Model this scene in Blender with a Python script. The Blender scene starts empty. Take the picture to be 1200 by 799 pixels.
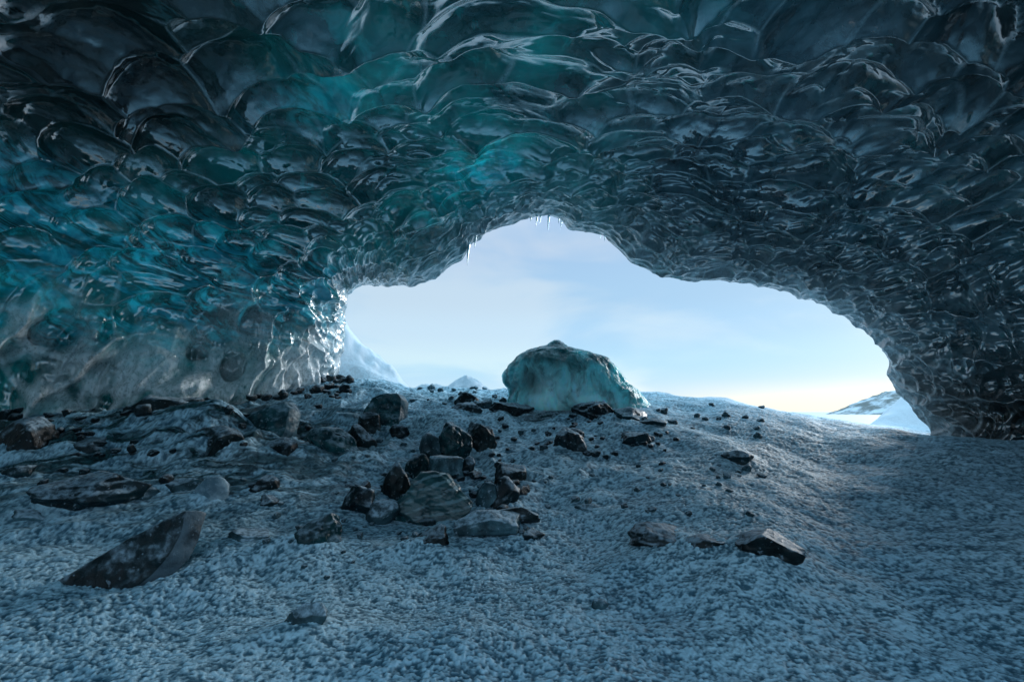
import bpy, math, random
import numpy as np
from mathutils import Vector

random.seed(7)
RS = np.random.RandomState(11)
S = bpy.context.scene
C = S.collection

# ------------------------------------------------------------------ camera
CAMZ = 1.6
F = 533.0                                   # focal length in pixels of the 1200 px wide photograph
HOR = 482.0
PITCH = math.atan((HOR - 399.5) / F)
cam_d = bpy.data.cameras.new('camera')
cam_d.sensor_width = 36.0
cam_d.lens = 36.0 * F / 1200.0
cam_d.clip_start = 0.05
cam_d.clip_end = 9000
cam = bpy.data.objects.new('camera', cam_d)
C.objects.link(cam)
cam.location = (0, 0, CAMZ)
cam.rotation_euler = (math.radians(90) + PITCH, 0, 0)
S.camera = cam

# ------------------------------------------------------------------ sky, sun, exposure
SUN_EL = math.radians(16)
SUN_AZ = math.radians(50)                   # clockwise from +Y (ahead), to the right
w = bpy.data.worlds.new('World')
S.world = w
w.use_nodes = True
nt = w.node_tree
nt.nodes.clear()
N = nt.nodes.new
L = nt.links.new
out = N('ShaderNodeOutputWorld')
bg = N('ShaderNodeBackground')
bg.inputs['Strength'].default_value = 0.09
L(bg.outputs[0], out.inputs[0])
sky = N('ShaderNodeTexSky')
sky.sky_type = 'NISHITA'
sky.sun_disc = False
sky.sun_elevation = SUN_EL
sky.sun_rotation = SUN_AZ
sky.air_density = 1.0
sky.dust_density = 0.6
sky.ozone_density = 2.0
tc = N('ShaderNodeTexCoord')
sep = N('ShaderNodeSeparateXYZ')
L(tc.outputs['Generated'], sep.inputs[0])
# thin stratus: noise stretched along the horizon
zs = N('ShaderNodeMapping')
zs.inputs['Scale'].default_value = (1.6, 1.6, 4.6)
zs.inputs['Location'].default_value = (0.35, 0.2, 0.75)
L(tc.outputs['Generated'], zs.inputs[0])
n1 = N('ShaderNodeTexNoise')
n1.inputs['Scale'].default_value = 1.6
n1.inputs['Detail'].default_value = 5
n1.inputs['Roughness'].default_value = 0.45
n1.inputs['Distortion'].default_value = 0.4
L(zs.outputs[0], n1.inputs[0])
# vertical colour of the cloud veil (z of the view direction)
cr = N('ShaderNodeValToRGB')
cr.color_ramp.interpolation = 'EASE'
els = cr.color_ramp.elements
els[0].position = 0.0
els[0].color = (7.9, 8.9, 9.6, 1)
els[1].position = 1.0
els[1].color = (11.5, 18.8, 22.8, 1)  # unseen zenith made brighter to light the cave interior
for p, c in ((0.035, (7.7, 8.9, 9.6, 1)), (0.10, (6.3, 8.4, 9.4, 1)), (0.17, (5.7, 7.6, 9.1, 1)),
             (0.24, (5.5, 7.1, 8.5, 1)), (0.36, (5.3, 6.6, 8.2, 1)), (0.46, (5.8, 7.0, 8.8, 1)), (0.7, (10.0, 16.5, 21.0, 1))):
    e = els.new(p)
    e.color = c
L(sep.outputs['Z'], cr.inputs[0])
# bluer, thinner patches between the clouds
cl = N('ShaderNodeMapRange')
cl.interpolation_type = 'SMOOTHSTEP'
cl.inputs['From Min'].default_value = 0.40
cl.inputs['From Max'].default_value = 0.60
L(n1.outputs[0], cl.inputs[0])
blu = N('ShaderNodeMix')
blu.data_type = 'RGBA'
blu.blend_type = 'MULTIPLY'
L(cl.outputs[0], blu.inputs[0])
L(cr.outputs[0], blu.inputs[6])
blu.inputs[7].default_value = (0.70, 0.86, 0.99, 1)
# warm glow low in the sky towards the sun
dt = N('ShaderNodeVectorMath')
dt.operation = 'DOT_PRODUCT'
L(tc.outputs['Generated'], dt.inputs[0])
dt.inputs[1].default_value = (math.sin(SUN_AZ - .24), math.cos(SUN_AZ - .24), 0.0)
g1 = N('ShaderNodeMapRange')
g1.interpolation_type = 'SMOOTHSTEP'
g1.inputs['From Min'].default_value = 0.92
g1.inputs['From Max'].default_value = 1.0
L(dt.outputs['Value'], g1.inputs[0])
g2 = N('ShaderNodeMapRange')
g2.interpolation_type = 'SMOOTHSTEP'
g2.inputs['From Min'].default_value = 0.07
g2.inputs['From Max'].default_value = 0.0
L(sep.outputs['Z'], g2.inputs[0])
gm = N('ShaderNodeMath')
gm.operation = 'MULTIPLY'
L(g1.outputs[0], gm.inputs[0])
L(g2.outputs[0], gm.inputs[1])
wm = N('ShaderNodeMix')
wm.data_type = 'RGBA'
L(gm.outputs[0], wm.inputs[0])
L(blu.outputs[2], wm.inputs[6])
wm.inputs[7].default_value = (9.4, 9.3, 8.2, 1)
mx = N('ShaderNodeMix')
mx.data_type = 'RGBA'
mx.inputs[0].default_value = 0.88
L(sky.outputs[0], mx.inputs[6])
L(wm.outputs[2], mx.inputs[7])
L(mx.outputs[2], bg.inputs[0])

sd = bpy.data.lights.new('sun', 'SUN')
sd.energy = 2.0
sd.angle = math.radians(20)
sd.color = (0.95, 0.98, 1.0)
sun = bpy.data.objects.new('sun', sd)
C.objects.link(sun)
dirv = Vector((math.sin(SUN_AZ) * math.cos(SUN_EL), math.cos(SUN_AZ) * math.cos(SUN_EL), math.sin(SUN_EL)))
sun.rotation_euler = dirv.to_track_quat('Z', 'Y').to_euler()
S.view_settings.view_transform = 'Standard'
S.view_settings.look = 'None'
S.view_settings.exposure = 0.3
S.view_settings.gamma = 1.0
S.cycles.use_denoising = True
S.cycles.max_bounces = 8
S.cycles.diffuse_bounces = 4
S.cycles.caustics_reflective = False
S.cycles.caustics_refractive = False


# ------------------------------------------------------------------ numpy noise
def _h(ix, iy, iz, seed):
    n = (ix.astype(np.int64) * 374761393 + iy.astype(np.int64) * 668265263
         + iz.astype(np.int64) * 2147483647 + seed * 1274126177) & 0xffffffff
    n = ((n ^ (n >> 13)) * 1274126177) & 0xffffffff
    n = ((n ^ (n >> 16)) * 2246822519) & 0xffffffff
    return ((n ^ (n >> 15)) & 0xffffff) / float(0x1000000)


def vnoise(x, y, z=None, seed=0):
    """value noise in -1..1"""
    if z is None:
        z = np.zeros_like(x)
    fx, fy, fz = np.floor(x), np.floor(y), np.floor(z)
    tx, ty, tz = x - fx, y - fy, z - fz
    tx = tx * tx * tx * (tx * (tx * 6 - 15) + 10)
    ty = ty * ty * ty * (ty * (ty * 6 - 15) + 10)
    tz = tz * tz * tz * (tz * (tz * 6 - 15) + 10)
    r = 0
    for dx in (0, 1):
        wx = tx if dx else 1 - tx
        for dy in (0, 1):
            wy = ty if dy else 1 - ty
            for dz in (0, 1):
                wz = tz if dz else 1 - tz
                r = r + wx * wy * wz * _h(fx + dx, fy + dy, fz + dz, seed)
    return r * 2 - 1


def fbm(x, y, z=None, seed=0, octv=4, gain=0.5):
    r, a, f = 0, 1.0, 1.0
    for k in range(octv):
        r = r + a * vnoise(x * f, y * f, None if z is None else z * f, seed + k * 17)
        a *= gain
        f *= 2.03
    return r


def sstep(a, b, x):
    t = np.clip((x - a) / (b - a), 0, 1)
    return t * t * (3 - 2 * t)


# ------------------------------------------------------------------ mesh helpers
def grid_mesh(name, P, attrs=None, wrap=False):
    """P: (rows, cols, 3) array -> smooth quad grid"""
    R_, Cn = P.shape[:2]
    me = bpy.data.meshes.new(name)
    me.vertices.add(R_ * Cn)
    me.vertices.foreach_set('co', P.reshape(-1).astype(np.float32))
    idx = np.arange(R_ * Cn).reshape(R_, Cn)
    if wrap:
        nx = np.roll(idx, -1, axis=1)
        a, b, c, d = idx[:-1], nx[:-1], nx[1:], idx[1:]
    else:
        a, b, c, d = idx[:-1, :-1], idx[:-1, 1:], idx[1:, 1:], idx[1:, :-1]
    q = np.stack([a, b, c, d], -1).reshape(-1, 4)
    n = len(q)
    me.loops.add(n * 4)
    me.loops.foreach_set('vertex_index', q.reshape(-1).astype(np.int32))
    me.polygons.add(n)
    me.polygons.foreach_set('loop_start', (np.arange(n) * 4).astype(np.int32))
    me.polygons.foreach_set('loop_total', np.full(n, 4, np.int32))
    me.polygons.foreach_set('use_smooth', np.ones(n, bool))
    if attrs:
        for k, v in attrs.items():
            at = me.attributes.new(k, 'FLOAT', 'POINT')
            at.data.foreach_set('value', v.reshape(-1).astype(np.float32))
    me.update()
    me.validate()
    return me


def link(name, me, mat, label=None, cat=None, group=None, kind=None, parent=None):
    o = bpy.data.objects.new(name, me)
    C.objects.link(o)
    if mat:
        me.materials.append(mat)
    if label:
        o['label'] = label
    if cat:
        o['category'] = cat
    if group:
        o['group'] = group
    if kind:
        o['kind'] = kind
    if parent:
        o.parent = parent
    return o


def pix(u, v, y):
    """the point seen at pixel (u, v) of the photograph at world distance y ahead"""
    cx, cy = (u - 600) / F, (399.5 - v) / F
    d = (cx, math.cos(PITCH) - cy * math.sin(PITCH), math.sin(PITCH) + cy * math.cos(PITCH))
    k = y / d[1]
    return (d[0] * k, y, CAMZ + d[2] * k)


# ------------------------------------------------------------------ material helpers
class NT:
    def __init__(self, name):
        self.m = bpy.data.materials.new(name)
        self.m.use_nodes = True
        self.t = self.m.node_tree
        self.b = self.t.nodes['Principled BSDF']
        self.co = self.n('ShaderNodeTexCoord').outputs['Object']

    def n(self, kind, **kw):
        nd = self.t.nodes.new(kind)
        for k, v in kw.items():
            setattr(nd, k, v)
        return nd

    def put(self, sock, v):
        if isinstance(v, bpy.types.NodeSocket):
            self.t.links.new(v, sock)
        elif isinstance(v, (tuple, list)) and len(v) == 3 and sock.type == 'RGBA':
            sock.default_value = (*v, 1)
        else:
            sock.default_value = v

    def noise(self, scale, detail=3, rough=0.5, stretch=(1, 1, 1), dist=0.0, vec=None, rot=(0, 0, 0)):
        mp = self.n('ShaderNodeMapping')
        mp.inputs['Scale'].default_value = stretch
        if any(rot):
            mp.vector_type = 'TEXTURE'
            mp.inputs['Scale'].default_value = [1.0 / q for q in stretch]
        mp.inputs['Rotation'].default_value = rot
        self.put(mp.inputs[0], vec or self.co)
        t = self.n('ShaderNodeTexNoise')
        self.put(t.inputs['Vector'], mp.outputs[0])
        t.inputs['Scale'].default_value = scale
        t.inputs['Detail'].default_value = detail
        t.inputs['Roughness'].default_value = rough
        t.inputs['Distortion'].default_value = dist
        return t.outputs[0]

    def voro(self, scale, feature='F1', stretch=(1, 1, 1)):
        mp = self.n('ShaderNodeMapping')
        mp.inputs['Scale'].default_value = stretch
        self.put(mp.inputs[0], self.co)
        t = self.n('ShaderNodeTexVoronoi', feature=feature)
        self.put(t.inputs['Vector'], mp.outputs[0])
        t.inputs['Scale'].default_value = scale
        return t.outputs[0]

    def ramp(self, v, a, b, lo=0.0, hi=1.0):
        r = self.n('ShaderNodeMapRange', interpolation_type='SMOOTHSTEP')
        self.put(r.inputs[0], v)
        r.inputs[1].default_value = a
        r.inputs[2].default_value = b
        r.inputs[3].default_value = lo
        r.inputs[4].default_value = hi
        return r.outputs[0]

    def math(self, op, a, b=None, clamp=False):
        r = self.n('ShaderNodeMath', operation=op)
        r.use_clamp = clamp
        self.put(r.inputs[0], a)
        if b is not None:
            self.put(r.inputs[1], b)
        return r.outputs[0]

    def mix(self, f, a, b):
        r = self.n('ShaderNodeMix', data_type='RGBA')
        self.put(r.inputs[0], f)
        self.put(r.inputs[6], a)
        self.put(r.inputs[7], b)
        return r.outputs[2]

    def mul(self, col, f):
        r = self.n('ShaderNodeMix', data_type='RGBA', blend_type='MULTIPLY')
        r.inputs[0].default_value = 1
        self.put(r.inputs[6], col)
        self.put(r.inputs[7], f)
        return r.outputs[2]

    def attr(self, name):
        a = self.n('ShaderNodeAttribute')
        a.attribute_name = name
        return a.outputs['Fac']

    def nz(self):
        g = self.n('ShaderNodeNewGeometry')
        s = self.n('ShaderNodeSeparateXYZ')
        self.put(s.inputs[0], g.outputs['Normal'])
        return s.outputs['Z']

    def bump(self, h, dist, strength=1.0, prev=None):
        b = self.n('ShaderNodeBump')
        b.inputs['Strength'].default_value = strength
        b.inputs['Distance'].default_value = dist
        self.put(b.inputs['Height'], h)
        if prev is not None:
            self.put(b.inputs['Normal'], prev)
        return b.outputs[0]

    def set(self, **kw):
        for k, v in kw.items():
            self.put(self.b.inputs[k.replace('_', ' ')], v)
        return self.m


def mat_cave():
    t = NT('cave_ice')
    big = t.noise(0.55, 4, 0.55)
    med = t.noise(2.6, 4, 0.6, dist=0.6)
    stre = t.noise(2.0, 6, 0.68, stretch=(0.8, 0.7, 3.2), dist=0.9, rot=(math.radians(-30), 0, 0))
    teal = t.mix(t.ramp(big, 0.38, 0.62), (0.003, 0.060, 0.066), (0.008, 0.190, 0.185))
    teal = t.mix(t.ramp(med, 0.55, 0.75), teal, (0.02, 0.38, 0.36))
    slate = t.mix(t.ramp(med, 0.35, 0.65), (0.022, 0.048, 0.060), (0.085, 0.140, 0.160))
    c = t.mix(t.attr('slate'), teal, slate)
    c = t.mix(t.attr('dark_mask'), c, t.mix(t.ramp(stre, 0.4, 0.6), (0.004, 0.006, 0.007), (0.028, 0.026, 0.022)))
    # blue bands in the glacier ice, with the glow of thin ice painted in
    cy = t.math('MULTIPLY', t.attr('cyan'), t.ramp(stre, 0.42, 0.60))
    c = t.mix(cy, c, t.mix(t.ramp(med, 0.4, 0.66), (0.006, 0.22, 0.31), (0.08, 0.64, 0.72)))
    # frost, and the sky glints painted along the scallop rims
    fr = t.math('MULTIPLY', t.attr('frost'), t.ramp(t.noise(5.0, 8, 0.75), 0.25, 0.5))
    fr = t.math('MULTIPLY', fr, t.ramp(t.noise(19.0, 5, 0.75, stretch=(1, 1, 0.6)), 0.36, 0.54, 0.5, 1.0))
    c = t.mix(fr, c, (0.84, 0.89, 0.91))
    fine = t.noise(26, 4, 0.6)
    rough = t.mix(fr, t.mix(t.ramp(med, 0.35, 0.7), (0.05,) * 3, (0.16,) * 3), (0.75,) * 3)
    b = t.bump(t.noise(6.0, 3, 0.5, stretch=(1, 1, 1.6)), 0.012, 0.5)
    b = t.bump(fine, 0.002, 0.5, b)
    b = t.bump(t.math('MULTIPLY', fr, t.noise(34, 4, 0.7)), 0.03, 0.9, b)
    t.set(Base_Color=c, Roughness=rough, Normal=b, IOR=1.8, Specular_IOR_Level=t.ramp(fr, 0.0, 0.8, 0.6, 0.08), Coat_Weight=t.math('MULTIPLY', t.math('SUBTRACT', 1.0, fr), t.math('SUBTRACT', 1.0, t.math('MULTIPLY', t.attr('dark_mask'), 0.8))), Coat_Roughness=0.06, Coat_IOR=1.9)
    # daylight that soaks through the thinner ice
    tr = t.n('ShaderNodeBsdfTranslucent')
    t.put(tr.inputs['Color'], t.mix(t.attr('slate'), t.mix(cy, (0.010, 0.50, 0.46), (0.02, 0.58, 0.66)), (0.05, 0.34, 0.42)))
    thin = t.math('ADD', t.math('MULTIPLY', cy, 0.21), t.math('MULTIPLY', t.ramp(big, 0.40, 0.66), 0.07))
    thin = t.math('ADD', thin, t.math('MULTIPLY', t.attr('lens'), 0.30))
    thin = t.math('MULTIPLY', thin, t.math('SUBTRACT', 1.0, t.math('MULTIPLY', t.attr('slate'), 0.85)))
    thin = t.math('ADD', thin, 0.008)
    thin = t.math('MULTIPLY', thin, t.math('SUBTRACT', 1.0, t.attr('dark_mask')))
    thin = t.math('MULTIPLY', thin, t.ramp(med, 0.30, 0.65, 0.35, 1.0))
    ms = t.n('ShaderNodeMixShader')
    t.put(ms.inputs[0], thin)
    t.put(ms.inputs[1], t.b.outputs[0])
    t.put(ms.inputs[2], tr.outputs[0])
    t.put(t.t.nodes['Material Output'].inputs['Surface'], ms.outputs[0])
    return t.m


def mat_ground():
    t = NT('frosty_snow')
    g1 = t.noise(17, 5, 0.65, stretch=(0.8, 1.1, 1))
    g2 = t.noise(60, 3, 0.6)
    big = t.noise(0.8, 4, 0.55)
    gg = t.math('ADD', t.attr('grain'), t.math('MULTIPLY', t.math('SUBTRACT', g1, 0.5), 2.2))
    snow = t.mix(t.ramp(gg, -0.75, 0.65), (0.045, 0.13, 0.18), (0.52, 0.75, 0.86))
    snow = t.mix(t.ramp(big, 0.35, 0.65), t.mul(snow, (0.80, 0.88, 0.92)), snow)
    outc = (0.56, 0.60, 0.64)
    snow = t.mix(t.attr('fresh'), snow, outc)
    stre = t.noise(1.5, 6, 0.62, stretch=(0.8, 2.6, 1), dist=1.2, rot=(0, 0, math.radians(20)))
    dark = t.mix(t.ramp(g1, 0.4, 0.65), (0.008, 0.018, 0.022), (0.03, 0.09, 0.10))
    f = t.math('MULTIPLY', t.attr('bare'), t.ramp(stre, 0.56, 0.44))
    c = t.mix(f, snow, dark)
    b = t.bump(g1, 0.018, 0.8)
    b = t.bump(g2, 0.010, 0.7, b)
    return t.set(Base_Color=c, Roughness=t.mix(f, (0.62,) * 3, (0.25,) * 3), Normal=b)


def mat_rock(name, dark, light, frost=0.55, rough=0.38):
    t = NT(name)
    oi = t.n('ShaderNodeObjectInfo')
    a = t.noise(5.0, 5, 0.65)
    b = t.noise(22.0, 4, 0.6)
    c = t.mix(t.ramp(a, 0.35, 0.68), dark, light)
    hs = t.n('ShaderNodeHueSaturation')
    t.put(hs.inputs['Color'], c)
    t.put(hs.inputs['Value'], t.ramp(oi.outputs['Random'], 0, 1, 0.6, 1.25))
    c = hs.outputs[0]
    up = t.math('ADD', t.nz(), t.math('MULTIPLY', t.math('SUBTRACT', a, 0.5), 1.6))
    fr = t.math('MAXIMUM', t.math('MULTIPLY', t.ramp(up, 0.30, 0.90), t.ramp(b, 0.35, 0.6, 0.25, 1.0)), t.ramp(b, 0.60, 0.68, 0.0, 0.45))
    fr = t.math('MULTIPLY', fr, frost)
    fr = t.math('MAXIMUM', fr, t.math('MULTIPLY', t.attr('pale'), t.ramp(a, 0.3, 0.6, 0.04, 0.20)))
    c = t.mix(fr, c, (0.42, 0.56, 0.66))
    n = t.bump(a, 0.03, 0.7)
    n = t.bump(b, 0.008, 0.8, n)
    return t.set(Base_Color=c, Roughness=t.mix(fr, (rough,) * 3, (0.7,) * 3), Normal=n, Specular_IOR_Level=0.18)


def mat_boulder_ice():
    t = NT('boulder_ice')
    v = t.noise(2.6, 7, 0.66, stretch=(1.4, 1.0, 0.85), dist=0.7)
    a = t.noise(1.3, 3, 0.5)
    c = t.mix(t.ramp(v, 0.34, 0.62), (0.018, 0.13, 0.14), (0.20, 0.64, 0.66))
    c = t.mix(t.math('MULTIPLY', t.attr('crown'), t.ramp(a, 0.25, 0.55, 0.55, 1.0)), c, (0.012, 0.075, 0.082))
    core_glow = t.math('MULTIPLY', t.attr('core_glow'), t.ramp(v, 0.22, 0.50, 0.25, 1.0))
    c = t.mix(core_glow, c, (0.66, 0.98, 0.99))  # glow of light through the ice, painted as pale colour
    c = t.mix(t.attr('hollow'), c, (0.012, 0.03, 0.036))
    up = t.math('ADD', t.nz(), t.math('MULTIPLY', t.math('SUBTRACT', v, 0.5), 1.2))
    fr = t.ramp(up, 0.75, 1.3, 0, 0.6)
    c = t.mix(fr, c, (0.5, 0.66, 0.72))
    n = t.bump(t.noise(6.0, 5, 0.65, stretch=(2.2, 1.2, 0.8)), 0.07, 0.9)
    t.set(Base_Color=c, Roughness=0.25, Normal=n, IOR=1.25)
    t.b.inputs['Subsurface Weight'].default_value = 1.0
    t.b.inputs['Subsurface Radius'].default_value = (0.20, 0.75, 0.85)
    t.b.inputs['Subsurface Scale'].default_value = 0.9
    return t.m


def mat_snow():
    t = NT('fresh_snow')
    a = t.noise(2.5, 5, 0.6)
    c = t.mix(t.ramp(a, 0.35, 0.7), (0.30, 0.36, 0.40), (0.50, 0.54, 0.58))
    return t.set(Base_Color=c, Roughness=0.7, Normal=t.bump(a, 0.1, 0.6))


def mat_hill():
    t = NT('bare_hillside')
    a = t.noise(0.05, 6, 0.65, stretch=(1, 1, 3))
    c = t.mix(t.ramp(a, 0.42, 0.62), (0.17, 0.18, 0.17), (0.62, 0.66, 0.70))
    return t.set(Base_Color=c, Roughness=0.9)


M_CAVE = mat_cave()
M_GROUND = mat_ground()
M_ROCK = mat_rock('wet_dark_rock', (0.001, 0.006, 0.008), (0.005, 0.024, 0.031), 0.7)
M_BROWN = mat_rock('brown_rock', (0.002, 0.006, 0.007), (0.011, 0.024, 0.027), 0.65)
M_TEAL = mat_rock('teal_glassy_rock', (0.003, 0.022, 0.028), (0.014, 0.080, 0.090), 0.6, 0.2)
M_FROSTED = mat_rock('frosted_rock', (0.012, 0.035, 0.044), (0.07, 0.15, 0.18), 0.9, 0.5)
M_BOULDER = mat_boulder_ice()
M_SNOW = mat_snow()
M_HILL = mat_hill()

# ------------------------------------------------------------------ ground
CREST_U = np.array([-900, -300, 0, 250, 400, 480, 560, 620, 760, 850, 900, 960, 1040, 1090, 1200, 1600, 2400], float)
CREST_V = np.array([455, 452, 452, 450, 452, 457, 455, 456, 458, 464, 475, 488, 496, 502, 506, 512, 515], float)


def crest_y(u):
    return np.interp(u, [-900, 0, 400, 700, 900, 1100, 2400], [10.5, 10.5, 11.5, 11.8, 10.5, 9.0, 8.5])


MOUNDS = []      # x, y, height, radius x, radius y, angle


def ground_h(x, y, mounds=True):
    x = np.asarray(x, float)
    y = np.asarray(y, float)
    r = np.hypot(x, y)
    yy = np.maximum(y, 0.5)
    # azimuth expressed as photograph column
    u = 600 + F * np.clip(x / yy, -3.2, 3.2) * math.cos(PITCH) * 1.02
    cy = crest_y(u)
    v = np.interp(u, CREST_U, CREST_V)
    zc = CAMZ + cy * np.tan(PITCH + np.arctan((399.5 - v) / F))
    s = y / cy
    prof = np.interp(s, [-10, 0.05, 0.15, 0.3, 0.5, 0.7, 0.85, 0.95, 1.0, 1.06, 1.2, 1.5, 2.5, 6, 30, 900],
                     [0, 0, 0.02, 0.12, 0.36, 0.66, 0.87, 0.97, 1.0, 1.0, 0.93, 0.70, 0.1, -0.4, -0.8, -0.9])
    h = zc * prof
    # soft swells
    near = 1 - sstep(40, 120, r)
    h = h + near * (0.10 * fbm(x * 0.45, y * 0.45, None, 3, 3) * sstep(1.5, 4, y + 0 * x)
                    + 0.035 * fbm(x * 1.7, y * 1.9, None, 9, 3))
    # snow slope outside, left of the mouth
    ramp = np.clip((-2.75 + (y - 13.4) * -0.25 - x) * 0.90, 0, 5.5)
    ramp = ramp + np.minimum(ramp, 0.8) * (0.22 * fbm(x * 1.1, y * 1.1, None, 44, 4) + 0.10 * vnoise(x * 4, y * 4, None, 45))
    h = h + ramp * sstep(11.9, 13.6, y) * (1 - sstep(22, 40, y))
    # bright snow rising outside, right of the mouth
    rr = np.clip((x - 9.3 - (y - 12) * 0.85) * 0.9, 0, 1.7)
    h = h + rr * sstep(10.6, 12.2, y) * (1 - sstep(30, 60, y))
    lump = sstep(4.5, 6.0, y) * sstep(3.5, 0.5, x) * (1 - sstep(11.5, 13, y))
    h = h + lump * 0.055 * (1 - np.abs(vnoise(x * 2.1 + 0.5 * vnoise(x, y, None, 2), y * 3.6, None, 33)) * 2) \
        + lump * 0.03 * vnoise(x * 5, y * 8, None, 34)
    h = h + 0.30 * sstep(2.8, 7.2, x) * sstep(0.2, 0.68, s) * (1 - sstep(0.72, 0.97, s))
    # ribbed, scoured left side
    lf = sstep(-1.5, -4.5, x) * sstep(3, 5.5, y) * (1 - sstep(10, 12, y))
    xr = x * math.cos(0.42) + y * math.sin(0.42)
    yr = -x * math.sin(0.42) + y * math.cos(0.42)
    h = h + lf * 0.11 * (1 - np.abs(fbm(xr * 0.5, yr * 1.7, None, 41, 4))) * 1.3
    if mounds:
        for (mx_, my_, mh, ra, rb, an) in MOUNDS:
            m = (np.abs(x - mx_) < 3.2 * max(ra, rb)) & (np.abs(y - my_) < 3.2 * max(ra, rb))
            if not m.any():
                continue
            dx, dy = (x - mx_), (y - my_)
            a = dx * math.cos(an) + dy * math.sin(an)
            b = -dx * math.sin(an) + dy * math.cos(an)
            h = h + mh * np.exp(-(a / ra) ** 2 - (b / rb) ** 2) * m
    return h


def hit(u, v):
    """where the sight line through pixel (u, v) meets the ground"""
    ys = np.exp(np.linspace(math.log(1.2), math.log(30), 2500))
    cx, cy = (u - 600) / F, (399.5 - v) / F
    dy = math.cos(PITCH) - cy * math.sin(PITCH)
    dz = math.sin(PITCH) + cy * math.cos(PITCH)
    k = ys / dy
    xs, zs_ = cx * k, CAMZ + dz * k
    g = ground_h(xs, ys, False)
    b = np.nonzero(zs_ <= g)[0]
    i = b[0] if len(b) else np.argmin(zs_ - g)
    return float(xs[i]), float(ys[i]), float(g[i])


# ------------------------------------------------------------------ rocks: planned first, so that snow piles round them
def ico(sub):
    import bmesh
    bm = bmesh.new()
    bmesh.ops.create_icosphere(bm, subdivisions=sub, radius=1.0)
    V = np.array([v.co[:] for v in bm.verts])
    Fc = np.array([[v.index for v in f.verts] for f in bm.faces])
    bm.free()
    return V, Fc


ICO = {k: ico(k) for k in (2, 3, 4, 5, 6)}


def tri_mesh(name, V, Fc, attrs=None):
    me = bpy.data.meshes.new(name)
    me.vertices.add(len(V))
    me.vertices.foreach_set('co', V.reshape(-1).astype(np.float32))
    n = len(Fc)
    me.loops.add(n * 3)
    me.loops.foreach_set('vertex_index', Fc.reshape(-1).astype(np.int32))
    me.polygons.add(n)
    me.polygons.foreach_set('loop_start', (np.arange(n) * 3).astype(np.int32))
    me.polygons.foreach_set('loop_total', np.full(n, 3, np.int32))
    me.polygons.foreach_set('use_smooth', np.ones(n, bool))
    if attrs:
        for k, v in attrs.items():
            at = me.attributes.new(k, 'FLOAT', 'POINT')
            at.data.foreach_set('value', v.astype(np.float32))
    me.update()
    return me


def rock_mesh(name, w, d, h, seed, sub=4, cuts=12, rough=0.10, lean=0.0, cutd=(0.50, 0.88), planes=()):
    """an angular stone: sphere cut by planes, then worn by noise; origin at its foot"""
    rs = np.random.RandomState(seed)
    V, Fc = ICO[sub]
    V = V.copy()
    for k in range(cuts):
        n = rs.normal(size=3)
        n /= np.linalg.norm(n)
        dd = rs.uniform(*cutd)
        s = V @ n - dd
        V -= np.maximum(s, 0)[:, None] * n
    for n, dd in planes:
        n = np.array(n, float)
        n /= np.linalg.norm(n)
        s = V @ n - dd
        V -= np.maximum(s, 0)[:, None] * n
    mn, mxx = V.min(0), V.max(0)
    V = (V - (mn + mxx) / 2) / ((mxx - mn) / 2)
    nr = V / np.maximum(np.linalg.norm(V, axis=1, keepdims=True), 1e-6)
    q = V * 1.7 + seed * 3.1
    V = V + nr * (rough * fbm(q[:, 0], q[:, 1], q[:, 2], seed, 4, 0.55))[:, None]
    V[:, 0] += lean * V[:, 2]
    V = V * np.array([w / 2, d / 2, h * 0.62])
    V[:, 2] += h * 0.38
    return tri_mesh(name, V, Fc)


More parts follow.
